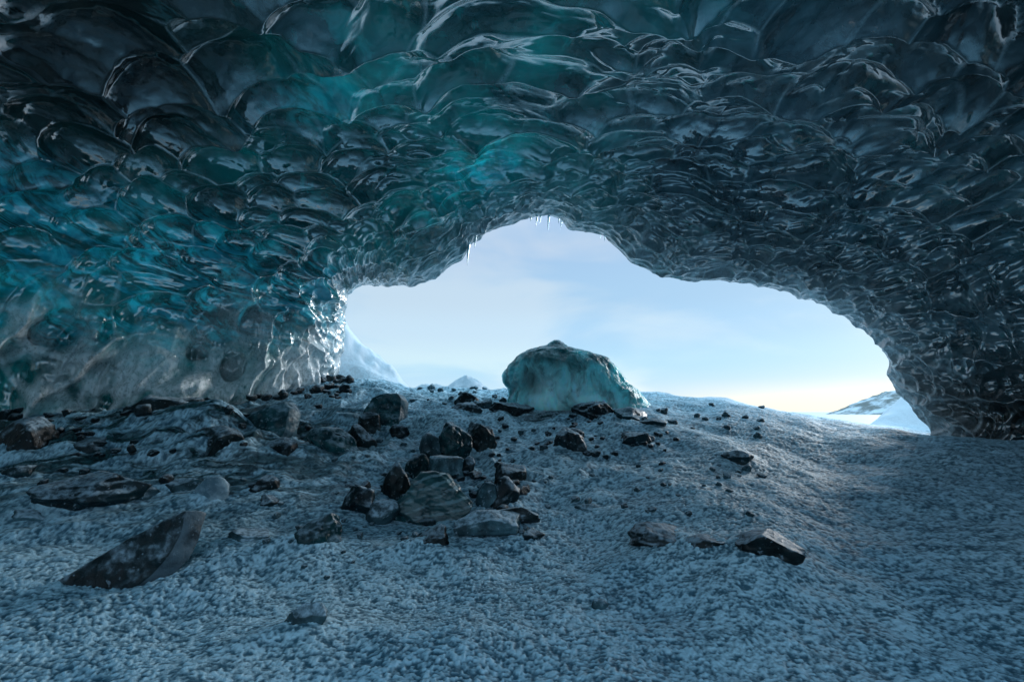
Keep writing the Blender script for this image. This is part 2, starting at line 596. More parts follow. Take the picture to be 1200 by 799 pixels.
ROCKS = [
    (128, 520, 60, 22, 'R', 70, 0.0, 4, 'dark ridge of rock in the streaked ice right of the left-edge black rock', {}),
    (205, 487, 48, 24, 'R', 71, 0.0, 4, 'dark rock touching the right end of the broad rock by the left wall', {}),
    (262, 515, 40, 24, 'B', 72, 0.2, 4, 'dark stone behind the round-topped rock, left of the tall slab', {}),
    (150, 590, 60, 16, 'F', 73, 0.0, 4, 'thin frosted ledge trailing right from the low flat-faced rock', {}),
    # u centre, v foot, width px, height px, material, seed, lean, sub, name, label
    (88, 603, 112, 35, 'R', 3, 0.0, 5, 'low dark rock with a flat face, up the slope left of the big leaning slab', {}),
    (178, 500, 66, 34, 'R', 5, 0.0, 4, 'broad dark rock lying below the frosted left cave wall', {}),
    (12, 536, 64, 48, 'R', 6, 0.0, 4, 'large black rock cut off by the left edge of the picture', {}),
    (96, 536, 44, 20, 'R', 7, 0.0, 4, 'small brown-black rock in the streaky ice floor beside the left-edge black rock', {}),
    (236, 537, 72, 38, 'B', 8, 0.1, 5, 'dark reddish-brown rock with a rounded top, left of the tall slab', {}),
    (322, 545, 42, 30, 'R', 10, 0.1, 4, 'small black rock under the foot of the tall dark slab', {}),
    (207, 584, 44, 20, 'F', 11, 0.0, 4, 'half-buried stone between the low dark rock and the pale ice lump', {}),
    (243, 590, 36, 28, 'I', 12, 0.0, 4, 'pale frosty ice lump in the snow below the reddish-brown rock', {}),
    (430, 507, 28, 22, 'B', 14, 0.0, 4, 'dark brown stone leaning on the front of the teal ice block', {}),
    (420, 522, 34, 26, 'B', 15, -0.2, 4, 'tan-sided brown stone in front of the teal ice block', {}),
    (386, 535, 60, 26, 'T', 16, -0.3, 4, 'low dark green rock trailing left from the tan-sided stone', {}),
    (467, 513, 22, 14, 'R', 17, 0.0, 3, 'little dark stone right below the teal ice block', {}),
    (529, 541, 48, 38, 'T', 18, 0.0, 5, 'boxy teal-grey rock at the top of the middle rock pile', {}),
    (503, 541, 26, 32, 'F', 19, 0.2, 4, 'frosted upright stone against the left of the boxy teal-grey rock', {}),
    (564, 524, 34, 30, 'B', 20, 0.0, 5, 'round dark brown rock right of the boxy teal-grey rock', {}),
    (524, 560, 50, 26, 'F', 21, 0.0, 4, 'wide frosted rock under the boxy teal-grey rock', {}),
    (545, 558, 22, 22, 'R', 22, 0.0, 4, 'round dark stone with a pale centre on the right of the wide frosted rock', {}),
    (489, 562, 30, 24, 'T', 23, 0.0, 4, 'rounded teal stone behind the pointed dark rock of the middle pile', {}),
    (464, 584, 36, 38, 'B', 24, 0.15, 5, 'pointed dark rock left of the large striped rock', {}),
    (513, 608, 88, 42, 'S', 25, 0.0, 6, 'large rounded grey-teal rock with pale stripes, biggest of the middle pile', {}),
    (473, 610, 36, 26, 'T', 26, 0.0, 4, 'small greenish stone wedged at the left foot of the large striped rock', {}),
    (414, 600, 40, 28, 'R', 27, 0.3, 4, 'low wedge-shaped dark rock at the left tail of the middle pile', {}),
    (443, 612, 46, 24, 'F', 28, 0.0, 4, 'snow-covered stone between the low wedge and the large striped rock', {}),
    (598, 566, 38, 22, 'B', 29, 0.3, 4, 'flat-topped tan and dark stone right of the middle pile', {}),
    (590, 592, 36, 26, 'R', 30, 0.2, 4, 'dark hook-shaped stone below the flat-topped tan stone', {}),
    (572, 592, 30, 26, 'F', 31, 0.0, 4, 'snowy stone touching the left of the dark hook-shaped stone', {}),
    (606, 614, 50, 16, 'B', 32, 0.0, 4, 'low brownish stone below the hook-shaped stone', {}),
    (570, 628, 80, 22, 'F', 33, 0.0, 5, 'long low snow-dusted rock below the right of the large striped rock', {}),
    (624, 635, 30, 11, 'R', 34, 0.0, 3, 'thin dark stone just right of the long snow-dusted rock', {}),
    (505, 646, 40, 24, 'B', 35, 0.2, 5, 'small peaked black rock alone in the snow below the middle pile', {}),
    (472, 651, 50, 8, 'F', 36, 0.0, 4, 'flat buried stone trailing left from the small peaked rock', {}),
    (366, 640, 52, 32, 'T', 37, 0.35, 5, 'dark green wedge rock between the big leaning slab and the middle pile', {}),
    (306, 578, 30, 16, 'R', 38, 0.0, 4, 'small dark stone in the snow below the tall slab, upper of two', {}),
    (309, 594, 26, 12, 'R', 39, 0.0, 4, 'small dark stone in the snow below the tall slab, lower of two', {}),
    (287, 640, 46, 14, 'F', 40, 0.0, 4, 'faint snow-dusted stone right of the big leaning slab', {}),
    (353, 742, 48, 30, 'F', 41, 0.0, 5, 'nearly buried stone closest to the bottom edge of the picture', {}),
    (786, 645, 80, 22, 'B', 42, 0.0, 5, 'long low rock frosted into the snow, left of the right-hand pair', {}),
    (828, 651, 48, 16, 'B', 43, 0.0, 4, 'small crumbly stone at the right end of the long low right-hand rock', {}),
    (908, 657, 76, 24, 'B', 44, -0.2, 5, 'dark brown rock frosted into the snow, right of the right-hand pair', {}),
    (868, 546, 34, 11, 'R', 45, 0.0, 4, 'small dark stone alone in the snow on the right slope', {}),
    (747, 525, 36, 12, 'R', 46, 0.0, 4, 'flat dark stone below the right foot of the ice boulder', {}),
    (671, 532, 42, 26, 'R', 47, 0.0, 5, 'dark rock in the snow below the ice boulder, topped by a small stone', {}),
    (673, 512, 24, 10, 'B', 48, 0.0, 3, 'small stone behind the rock below the boulder', {}),
    (598, 491, 56, 18, 'R', 50, 0.0, 5, 'rounded dark rock against the left front of the ice boulder', {}),
    (645, 494, 84, 13, 'T', 51, 0.0, 5, 'long dark green rock along the front of the ice boulder', {}),
    (700, 494, 54, 20, 'R', 52, 0.0, 5, 'black humped rock at the right front of the ice boulder', {}),
    (745, 494, 46, 16, 'T', 53, 0.0, 4, 'dark teal rock at the far right foot of the ice boulder', {}),
    (762, 500, 40, 10, 'R', 54, 0.3, 4, 'flat dark rock sloping away from the right foot of the ice boulder', {}),
    (546, 476, 30, 18, 'R', 56, 0.0, 4, 'dark stone on the crest between the snow peak and the ice boulder', {}),
    (546, 488, 40, 15, 'R', 57, 0.0, 4, 'round dark stone just below the crest, left of the ice boulder', {}),
    (566, 482, 20, 12, 'F', 58, 0.0, 3, 'small frosted stone between the crest stones and the ice boulder', {}),
    (60, 470, 60, 14, 'R', 60, 0.0, 4, 'long dark stone at the foot of the left wall near the picture edge', {}),
    (268, 462, 26, 18, 'R', 61, 0.0, 4, 'upright dark stone at the foot of the frosted wall', {}),
    (218, 465, 28, 18, 'R', 62, 0.0, 4, 'squat dark stone at the foot of the frosted wall, left of the upright one', {}),
    (20, 620, 54, 16, 'F', 63, 0.0, 4, 'low stone under snow at the left edge below the flat-faced low rock', {}),
    (15, 560, 30, 12, 'R', 65, 0.0, 4, 'small dark stone at the left edge of the streaky ice floor', {}),
    (690, 600, 30, 7, 'F', 66, 0.0, 3, 'thin snow-dusted stone right of the middle pile', {}),
    (704, 715, 20, 10, 'F', 67, 0.0, 3, 'tiny brown stone alone in the lower middle snow', {}),
]
MATS = {'R': M_ROCK, 'B': M_BROWN, 'T': M_TEAL, 'F': M_FROSTED}
MATS['I'] = mat_rock('pale_ice_lump', (0.10, 0.20, 0.26), (0.45, 0.62, 0.70), 0.9, 0.3)


def mat_striped():
    t = NT('striped_rock')
    wv = t.n('ShaderNodeTexWave', wave_type='BANDS', bands_direction='Z')
    mp = t.n('ShaderNodeMapping')
    mp.inputs['Rotation'].default_value = (0.0, 0.25, 0.0)
    t.put(mp.inputs[0], t.co)
    t.put(wv.inputs['Vector'], mp.outputs[0])
    wv.inputs['Scale'].default_value = 3.4
    wv.inputs['Distortion'].default_value = 4.0
    wv.inputs['Detail'].default_value = 3
    wv.inputs['Detail Scale'].default_value = 1.4
    a = t.noise(6, 5, 0.6)
    c = t.mix(t.ramp(a, 0.35, 0.65), (0.006, 0.030, 0.036), (0.025, 0.080, 0.088))
    up = t.ramp(t.nz(), -0.1, 0.6)
    c = t.mix(t.math('MULTIPLY', t.ramp(wv.outputs[0], 0.62, 0.92, 0, 0.34), up), c, (0.30, 0.46, 0.52))
    n = t.bump(a, 0.03, 0.7)
    return t.set(Base_Color=c, Roughness=0.35, Normal=n)


MATS['S'] = mat_striped()

plan = []
for (u, v, wp, hp, mt, seed, lean, sub, label, kw) in ROCKS:
    x, y, z = hit(u, v)
    sc = y / F * 1.01
    W, H = wp * sc * 1.0, hp * sc * 1.0
    D = W * random.uniform(0.65, 0.9)
    D = min(D, H * 2.4)
    plan.append((x, y + D * 0.30, W, D, H, mt, seed, lean, sub, label))
    if wp > 24 and not (395 < u < 625 and 500 < v < 632):
        MOUNDS.append((x - W * 0.05, y + D * 0.2, H * (0.30 if mt in 'BF' else 0.20), W * 0.72, D * 0.75, 0.0))
        MOUNDS.append((x - W * 0.75, y - D * 0.30, H * 0.24, W * 0.8, D * 0.5, 0.5))

# scatter of smaller stones: region polygons in the picture, counts, size range in px, group and label
SCAT = [
    ((235, 440, 410, 470), 62, (10, 28), 'R', 'rubble along the foot of the frosted wall',
     'small dark stone in the rubble along the foot of the frosted left wall'),
    ((0, 452, 235, 500), 26, (12, 34), 'R', 'stones in the dark left corner',
     'dark stone among the streaks of ice in the dark left corner of the floor'),
    ((0, 500, 330, 580), 22, (10, 26), 'R', 'stones on the streaky left floor',
     'small dark stone on the streaky ice floor between the larger left rocks'),
    ((480, 455, 590, 482), 20, (7, 18), 'F', 'stones on the crest left of the boulder',
     'small frosted stone on the snowy crest left of the ice boulder'),
    ((575, 496, 800, 545), 44, (7, 22), 'R', 'stones below the ice boulder',
     'small dark stone in the scatter on the snow below the ice boulder'),
    ((755, 474, 900, 514), 18, (8, 20), 'F', 'stones on the slope right of the boulder',
     'small frosted stone on the snow slope right of the ice boulder'),
    ((640, 545, 900, 612), 30, (8, 26), 'F', 'stones in the right-hand snow',
     'small snow-dusted stone poking from the snow right of the middle pile'),
    ((405, 540, 625, 622), 34, (14, 34), 'R', 'dark stones of the middle pile',
     'dark stone'),
    ((0, 462, 400, 545), 40, (12, 36), 'R', 'dark stones on the left rise',
     'dark stone'),
    ((380, 500, 640, 640), 52, (7, 20), 'F', 'small stones around the middle pile',
     'small frosted stone between the larger rocks of the middle pile'),
    ((250, 560, 420, 680), 16, (8, 20), 'F', 'small stones left of the middle pile',
     'small half-buried stone in the snow between the leaning slab and the middle pile'),
]
protos = {}
scat_plan = []
for (bx_, cnt, (s0, s1), mt, grp, lab) in SCAT:
    rs = np.random.RandomState(abs(hash(grp)) % 1000 if False else sum(map(ord, grp)) % 9973)
    for k in range(cnt):
        u, v = rs.uniform(bx_[0], bx_[2]), rs.uniform(bx_[1], bx_[3])
        sz = s0 + (s1 - s0) * rs.beta(1.2, 2.6)
        x, y, z = hit(u, v)
        scat_plan.append((u, v, x, y, 0.62 * sz * y / F, rs.randint(0, 6), rs.uniform(0, 6.28), rs.uniform(0.4, 0.75), mt, grp, lab))

# drifts round the boulder, the slab and the block
bx0, by0, bz0 = hit(672, 480)
sx0, sy0, sz0 = hit(165, 682)
tx0, ty0, tz0 = hit(310, 528)
MOUNDS.append((tx0 - 1.1, ty0 + 0.1, 0.38, 1.1, 0.5, 0.25))

# ground sheet: finer mesh where the ground is seen, all the way round and out to the horizon
front = np.linspace(-math.radians(54), math.radians(54), 1150)
back = np.linspace(math.radians(54), math.radians(306), 90)[1:]
az = np.concatenate([front, back])
rad = np.concatenate([np.linspace(0.15, 2.2, 14), np.exp(np.linspace(math.log(2.2), math.log(18), 760))[1:],
                      np.exp(np.linspace(math.log(18), math.log(7000), 90))[1:]])
RR, AA = np.meshgrid(rad, az, indexing='ij')
GX, GY = RR * np.sin(AA), RR * np.cos(AA)
GZ = ground_h(GX, GY)
fine = 1 - sstep(16, 30, RR)
gw = 0.4 * fbm(GX * 3, GY * 3, None, 13, 2)
grain = (0.20 * fbm(GX * 4 + gw, GY * 13 + gw, None, 77, 3) + 0.34 * vnoise(GX * 24 + gw, GY * 44, None, 5)
         + 0.6 * vnoise(GX * 43, GY * 66, None, 6) + 0.5 * vnoise(GX * 80, GY * 100, None, 16) * (1 - sstep(4, 7, RR)))
pmask = 0.75 + 0.5 * sstep(-0.3, 0.5, fbm(GX * 0.7, GY * 0.9, None, 91, 2))
GZ = GZ + fine * (0.0085 + 0.0045 * sstep(3.5, 7, RR)) * grain * pmask * (1 - 0.6 * sstep(9, 14, RR))
fresh = sstep(11.0, 13.2, GY + 0.10 * np.maximum(GX, 0) * 2.0) * (1 - 0)
fresh = np.maximum(fresh, sstep(9.5, 11.2, GY - 0.0 * GX) * sstep(6.3, 7.4, GX))
bare = sstep(-0.6, -3.6, GX + 0.35 * fbm(GX, GY, None, 8, 3)) * sstep(3.9, 5.6, GY) * (1 - sstep(9.3, 11.5, GY + 0.3 * GX + 3))
bare = np.maximum(bare, sstep(-4.2, -5.6, GX) * (1 - sstep(9.5, 11.0, GY)))
me = grid_mesh('ground', np.stack([GX, GY, GZ], -1), {'fresh': fresh, 'bare': bare, 'grain': grain}, wrap=True)
ground = link('ground', me, M_GROUND, kind='structure')


# ------------------------------------------------------------------ the ice cave
OUT = [(396, 446), (398, 425), (404, 405), (405, 375), (408, 345), (425, 334), (450, 335), (480, 337), (500, 331),
       (520, 320), (540, 305), (553, 287), (570, 273), (592, 266), (615, 258), (640, 254), (658, 256), (665, 270),
       (690, 272), (708, 275), (720, 290), (735, 305), (760, 318), (785, 328), (815, 330), (850, 330), (885, 334),
       (920, 343), (958, 355), (985, 369), (1010, 388), (1030, 405), (1041, 420), (1036, 435), (1045, 452),
       (1060, 470), (1072, 488), (1090, 504)]
oy = np.interp([p[0] for p in OUT], [396, 408, 460, 560, 640, 720, 850, 1000, 1090], [12.3, 12.1, 11.0, 10.0, 10.2, 9.6, 9.4, 8.9, 8.2])
OP = np.array([pix(p[0], p[1], y) for p, y in zip(OUT, oy)])
OP = np.vstack([[OP[0][0] - 0.1, OP[0][1], -0.9], OP, [OP[-1][0] + 0.15, OP[-1][1] - 0.1, -0.9]])
NTT, NS = 1500, 760
# smooth resample of the mouth outline by arc length
seg = np.concatenate([[0], np.cumsum(np.linalg.norm(np.diff(OP, axis=0), axis=1))])
seg /= seg[-1]
tt = np.linspace(0, 1, NTT)
O = np.stack([np.interp(tt, seg, OP[:, k]) for k in range(3)], -1)
for _ in range(14):
    O[1:-1] = 0.25 * O[:-2] + 0.5 * O[1:-1] + 0.25 * O[2:]
# s samples: dense where the camera sees the surface
s_key = [0, .15, .35, .6, .8, 1.0]
Lx = np.interp(0, [0], [0])


def crv(s, vals):
    # smooth interpolation through the key values (Catmull-Rom)
    k = np.array(s_key)
    v = np.array(vals, float)
    m = np.gradient(v, k)
    i = np.clip(np.searchsorted(k, s, side='right') - 1, 0, len(k) - 2)
    hh = k[i + 1] - k[i]
    t = (s - k[i]) / hh
    return ((2 * t**3 - 3 * t**2 + 1) * v[i] + (t**3 - 2 * t**2 + t) * hh * m[i]
            + (-2 * t**3 + 3 * t**2) * v[i + 1] + (t**3 - t**2) * hh * m[i + 1])


ss = np.concatenate([np.linspace(0, 0.60, 660, endpoint=False), np.linspace(0.60, 1.0, 100)])
SS, TT = np.meshgrid(ss, tt, indexing='ij')
lx = crv(SS, [OP[0][0], -4.75, -7.4, -9.0, -9.3, -9.3])
ly = crv(SS, [OP[0][1], 9.4, 7.7, 4.8, 1.0, -3.4])
rx = crv(SS, [OP[-1][0], 8.3, 8.9, 9.3, 9.4, 9.4])
ry = crv(SS, [OP[-1][1], 7.6, 6.0, 3.4, 0.6, -3.4])
ty = crv(SS, [10.0, 9.0, 7.3, 4.4, 1.6, -2.0])  # roof stops behind the camera; unseen opening added to let light in
tz = crv(SS, [5.9, 6.32, 6.62, 6.45, 6.2, 6.5])
zb = -0.9
th = math.pi * (1 - TT)
ct, st = np.cos(th), np.sin(th)
pw = 0.80
cxp = np.sign(ct) * np.abs(ct) ** pw
szp = np.abs(st) ** 0.78
xc, aw = (lx + rx) / 2, (rx - lx) / 2
AX = xc + aw * cxp
AZ = zb + (tz - zb) * szp
side = np.where(ct < 0, ly, ry)
AY = ty * szp + side * (1 - szp)
b = sstep(-0.10, 0.42, SS)
b = (b - b[0, 0]) / (1 - b[0, 0])
BX = (1 - b) * O[None, :, 0] + b * AX
BY = (1 - b) * (O[None, :, 1] - SS * np.interp(tt, [0, .12, .3], [18.0, 14.0, 9.0])[None, :]) + b * AY
BZ = (1 - b) * O[None, :, 2] + b * AZ
B = np.stack([BX, BY, BZ], -1)
ds = np.gradient(B, axis=0)
dtt = np.gradient(B, axis=1)
NRM = np.cross(ds, dtt)
NRM /= np.maximum(np.linalg.norm(NRM, axis=2, keepdims=True), 1e-9)
# make normals point into the cave (towards its axis)
cen = np.array([0.6, 3.0, 1.5])
if ((cen - B) * NRM).sum(2).mean() < 0:
    NRM = -NRM

# scallops: jittered cells in warped surface coordinates
ta = np.linspace(0, 1, 400)
colden = np.interp(ta, [0, .10, .2, .35, .5, .65, .8, 1.0], [20, 26, 46, 31, 27, 32, 46, 48])
cola = np.concatenate([[0], np.cumsum((colden[1:] + colden[:-1]) / 2 * np.diff(ta))])
rowden = np.interp(np.linspace(0, 1, 400), [0, .12, .3, .5, .7, 1.0], [34, 32, 30, 27, 20, 14])
sa = np.linspace(0, 1, 400)
rowb = np.concatenate([[0], np.cumsum((rowden[1:] + rowden[:-1]) / 2 * np.diff(sa))])
w1 = fbm(BX * 0.35, BY * 0.35, BZ * 0.35, 21, 3)
w2 = fbm(BX * 0.35, BY * 0.35, BZ * 0.35, 58, 3)
w3 = fbm(BX * 1.1, BY * 1.1, BZ * 1.1, 66, 2)
w4 = fbm(BX * 1.1, BY * 1.1, BZ * 1.1, 99, 2)
QA = np.interp(TT, ta, cola) + 0.50 * w1 + 0.10 * w3
rowsc = np.interp(tt, [0, .25, .45, .7, .8, 1.0], [1.0, 1.0, 1.0, 0.85, 0.62, 0.55])[None, :]
QB = np.interp(SS, sa, rowb) * rowsc + 0.7 * w2 + 0.10 * w4


def scallops(A, Bc, seed, steep=2.6, jit=0.95):
    """cusped cups: returns (height into the ice 0..~1, rim closeness, cell random)"""
    fa, fb = np.floor(A), np.floor(Bc)
    best = np.full(A.shape, 1e9)
    sec = np.full(A.shape, 1e9)
    cid = np.zeros(A.shape)
    z0 = np.zeros_like(A)
    for i in (-2, -1, 0, 1, 2):
        for j in (-2, -1, 0, 1, 2):
            ca, cb = fa + i, fb + j
            r1, r2, r3 = _h(ca, cb, z0, seed), _h(ca, cb, z0, seed + 1), _h(ca, cb, z0, seed + 2)
            pa = ca + 0.5 + (r1 - 0.5) * jit + (_h(z0, cb, z0, seed + 5) - 0.5)
            pb = cb + 0.5 + (r2 - 0.5) * jit
            da, db = A - pa, Bc - pb
            # steep towards the inside of the cave, long and gentle towards the mouth
            kk = np.where(db > 0, steep, 0.75)
            f = 1.9 * da * da * (1.0 + 1.0 * np.clip(db, 0, 1)) + kk * db * db + 0.85 * (r3 - 0.5)
            m = f < best
            sec = np.where(m, best, np.minimum(sec, f))
            cid = np.where(m, r3 * 0.7 + r1 * 0.3, cid)
            best = np.where(m, f, best)
    return best, sec - best, cid


f1, e1, c1 = scallops(QA, QB, 101, 3.6)
f2, e2, c2 = scallops(QA * 2.3 + 5.2 + 0.3 * w4, QB * 1.9 + 9.1 + 0.3 * w3, 202, 3.2)
f3, e3, c3 = scallops(QA * 5.0 + 1.2 + 0.5 * w3, QB * 3.6 + 3.1 + 0.5 * w4, 303, 1.8)
def soften(f, e, k):
    return f - np.maximum(k - e, 0) ** 2 / (4 * k)


f1, f2, f3 = soften(f1, e1, 0.30), soften(f2, e2, 0.30), soften(f3, e3, 0.25)
# local cell size in metres sets the depth of each cup
sizeb = np.interp(SS, [0, .12, .3, .5, 1], [0.28, 0.31, 0.34, 0.38, 0.55])
m2 = sstep(-0.35, 0.35, fbm(BX * 0.5, BY * 0.5, BZ * 0.5, 7, 3) + 0.8 * sstep(0.5, 0.0, SS) - 0.25)
mo = 1 - sstep(0.02, 0.22, SS)
disp = sizeb * ((0.80 - 0.42 * mo) * (np.minimum(f1, 1.5) - 0.45) + (0.26 * m2 + 0.25 * mo) * (np.minimum(f2, 1.5) - 0.4)
                + (0.03 + 0.07 * mo) * (np.minimum(f3, 1.2) - 0.4))
disp += 0.15 * fbm(BX * 0.45, BY * 0.45, BZ * 0.45, 31, 3) * sstep(0.0, 0.25, SS)
disp += 0.004 * fbm(BX * 9, BY * 9, BZ * 9, 12, 3)
lowl = sstep(-2.5, -4.0, BX) * (1 - sstep(2.6, 4.0, BZ))
disp += lowl * (0.10 * (1 - np.abs(fbm(QB * 1.3, QA * 0.5, None, 88, 3)) * 1.8) + 0.03 * fbm(BX * 6, BY * 6, BZ * 3, 90, 3))
edge = 0.35 + 0.65 * sstep(0.0, 0.10, SS)
P = B + NRM * (disp * edge)[..., None]

# lip turned outwards and the glacier front above it
rows = []
ctr = np.array([1.2, 9.5, 2.0])
radv = O - ctr
radv[:, 1] = 0
radv /= np.linalg.norm(radv, axis=1, keepdims=True)
lip0 = P[0]
for q in np.linspace(0, 1, 70)[::-1]:
    r_ = 3.4 * q
    yo = 0.35 * math.sin(min(q * 3.0, 1) * math.pi / 2) - 1.2 * q ** 2.2
    base = lip0 + radv * r_ + np.array([0, yo, 0])
    nn = 0.35 * fbm(base[:, 0] * 0.8, base[:, 2] * 0.8, base[:, 1] * 0.8, 61, 4) * min(q * 5, 1)
    base = base + radv * nn[:, None] + np.array([0, 0.6, 0]) * nn[:, None]
    rows.append(base)
rows = np.array(rows[:-1])
PF = np.concatenate([rows, P], 0)
nr_ = len(rows)


def ext(a, v=0.0):
    return np.concatenate([np.full((nr_, NTT), v), a], 0)


X, Y, Z = PF[..., 0], PF[..., 1], PF[..., 2]
low = 1 - sstep(2.3, 3.7, Z + 0.5 * fbm(X * 0.8, Y * 0.8, Z * 0.8, 71, 3))
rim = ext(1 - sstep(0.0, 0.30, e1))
rimw = ext(1 - sstep(0.0, 0.50, e1))
ribs = ext(1 - np.abs(fbm(QB * 1.3, QA * 0.5, None, 88, 3)) * 1.8)
spk = ext(fbm(BX * 3.5, BY * 3.5, BZ * 2.5, 89, 4))
leftm = sstep(-2.2, -3.8, X)
frost = leftm * low * np.clip(0.38 + 0.9 * rimw + 0.55 * ribs + 0.5 * spk + 1.6 * sstep(-6.2, -4.6, X), 0, 1) * sstep(-12.0, -8.0, X)
# thin frost near the mouth everywhere
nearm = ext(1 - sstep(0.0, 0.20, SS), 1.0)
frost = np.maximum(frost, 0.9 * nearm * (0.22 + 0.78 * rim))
frost[:nr_] = 0.9
cyan = sstep(-3.0, -4.8, X + 0.6 * fbm(X * 0.6, Y * 0.6, Z * 0.6, 15, 3)) * sstep(2.5, 3.6, Z + 0.5 * fbm(Y * 0.8, Z * 0.8, None, 16, 3)) * (1 - sstep(4.4, 5.3, Z))
cyan = np.maximum(cyan, 0.95 * np.exp(-((X + 0.6) / 0.9) ** 2 - ((Y - 8.4) / 0.45) ** 2) * (Z > 3))
cyan = np.maximum(cyan, 0.5 * np.exp(-((X + 3.0) / 0.9) ** 2 - ((Y - 6.3) / 0.6) ** 2) * (Z > 3))
lens = np.exp(-((X + 0.6) / 0.8) ** 2 - ((Y - 8.1) / 0.40) ** 2) * (Z > 3)
lens = np.maximum(lens, 0.8 * np.exp(-((X + 1.6) / 0.7) ** 2 - ((Y - 8.6) / 0.30) ** 2) * (Z > 3))
lens = np.maximum(lens, 0.5 * np.exp(-((X + 2.6) / 1.0) ** 2 - ((Y - 6.2) / 0.7) ** 2) * (Z > 3))
rim_glint = ext(1 - sstep(0.02, 0.13, e1)) * sstep(-0.5, 0.5, fbm(X * 1.5, Y * 1.5, Z * 1.5, 33, 3))  # sky glints on the scallop rims, painted as pale colour
rim_glint2 = ext(1 - sstep(0.02, 0.10, e2)) * ext(mo)
frost = np.maximum(frost, np.maximum(0.30 * rim_glint * sstep(2.4, 3.6, Z), 0.45 * rim_glint2))
slate = sstep(0.6, 3.6, X + 0.5 * fbm(X * 0.5, Y * 0.5, Z * 0.5, 19, 3))
slate = np.maximum(slate, 0.6 * nearm)
dark_mask = sstep(5.2, 7.2, X) * (1 - sstep(1.3, 3.0, Z))
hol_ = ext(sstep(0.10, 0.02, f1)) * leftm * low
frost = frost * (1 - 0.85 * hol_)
dark_mask = np.maximum(dark_mask, 0.9 * hol_)  # darker in the cup bottoms of the lower left wall
dark_mask = np.maximum(dark_mask, 0.97 * np.exp(-((X + 5.0) / 2.4) ** 4 - ((Y - 5.0) / 2.0) ** 4) * sstep(3.0, 3.9, Z))  # darker over the upper left of the ceiling
dark_mask = np.maximum(dark_mask, 0.8 * np.exp(-((X - 6.2) / 2.4) ** 2 - ((Y - 4.5) / 1.5) ** 2) * sstep(3.0, 3.9, Z))  # darker over the upper right of the ceiling
dark_mask[:nr_] = 0
me = grid_mesh('ice_cave', PF, {'lens': lens, 'frost': frost, 'cyan': cyan, 'slate': slate, 'dark_mask': dark_mask})
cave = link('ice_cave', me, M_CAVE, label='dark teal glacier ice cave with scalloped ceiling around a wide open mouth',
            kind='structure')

# ------------------------------------------------------------------ icicles on the lip
def icicle(u, v, y, ln, r, seed):
    rs = np.random.RandomState(seed)
    x, y, z = pix(u, v, y)
    k = 18
    zz = np.linspace(0.12, -ln, k)
    an = np.linspace(0, 2 * math.pi, 10, endpoint=False)
    rr = r * np.clip(1 - (0.12 - zz) / (ln + 0.12), 0.02, 1) ** 0.8 * (1 + 0.15 * np.sin(zz * 60 + seed))
    Pp = np.stack([x + rr[:, None] * np.cos(an) + 0.02 * np.sin(zz * 5)[:, None], y + rr[:, None] * np.sin(an),
                   np.broadcast_to(z + zz[:, None], (k, 10))], -1)
    return grid_mesh('icicle', Pp, wrap=True)


t_ = NT('icicle_ice')
M_ICI = t_.set(Base_Color=(0.35, 0.60, 0.68), Roughness=0.15, IOR=1.31)
t_.b.inputs['Transmission Weight'].default_value = 0.5
for i, (u, v, ln, r) in enumerate([(549, 293, 0.40, 0.035), (557, 284, 0.18, 0.03)]):
    link('icicle', icicle(u, v - 2, 9.8, ln, r, i), M_ICI,
         label=['longest icicle hanging alone from the lip left of the notch', 'short icicle just right of the longest one'][i],
         cat='icicle')
for i, (u, ln, nm) in enumerate([(622, .10, 'first, tiny'), (629, .22, 'second'), (633, .12, 'third, tiny'), (643, .30, 'fourth, longest'),
                                 (655, .14, 'fifth'), (658, .26, 'sixth'), (704, .12, 'seventh'), (709, .20, 'eighth and rightmost')]):
    link('icicle', icicle(u, 256 if u < 662 else 274, 10.1, ln, 0.018 + 0.06 * ln, i + 9), M_ICI,
         label='%s icicle from the left in the row above the cave mouth' % nm, cat='icicle',
         group='icicles along the top of the cave mouth')

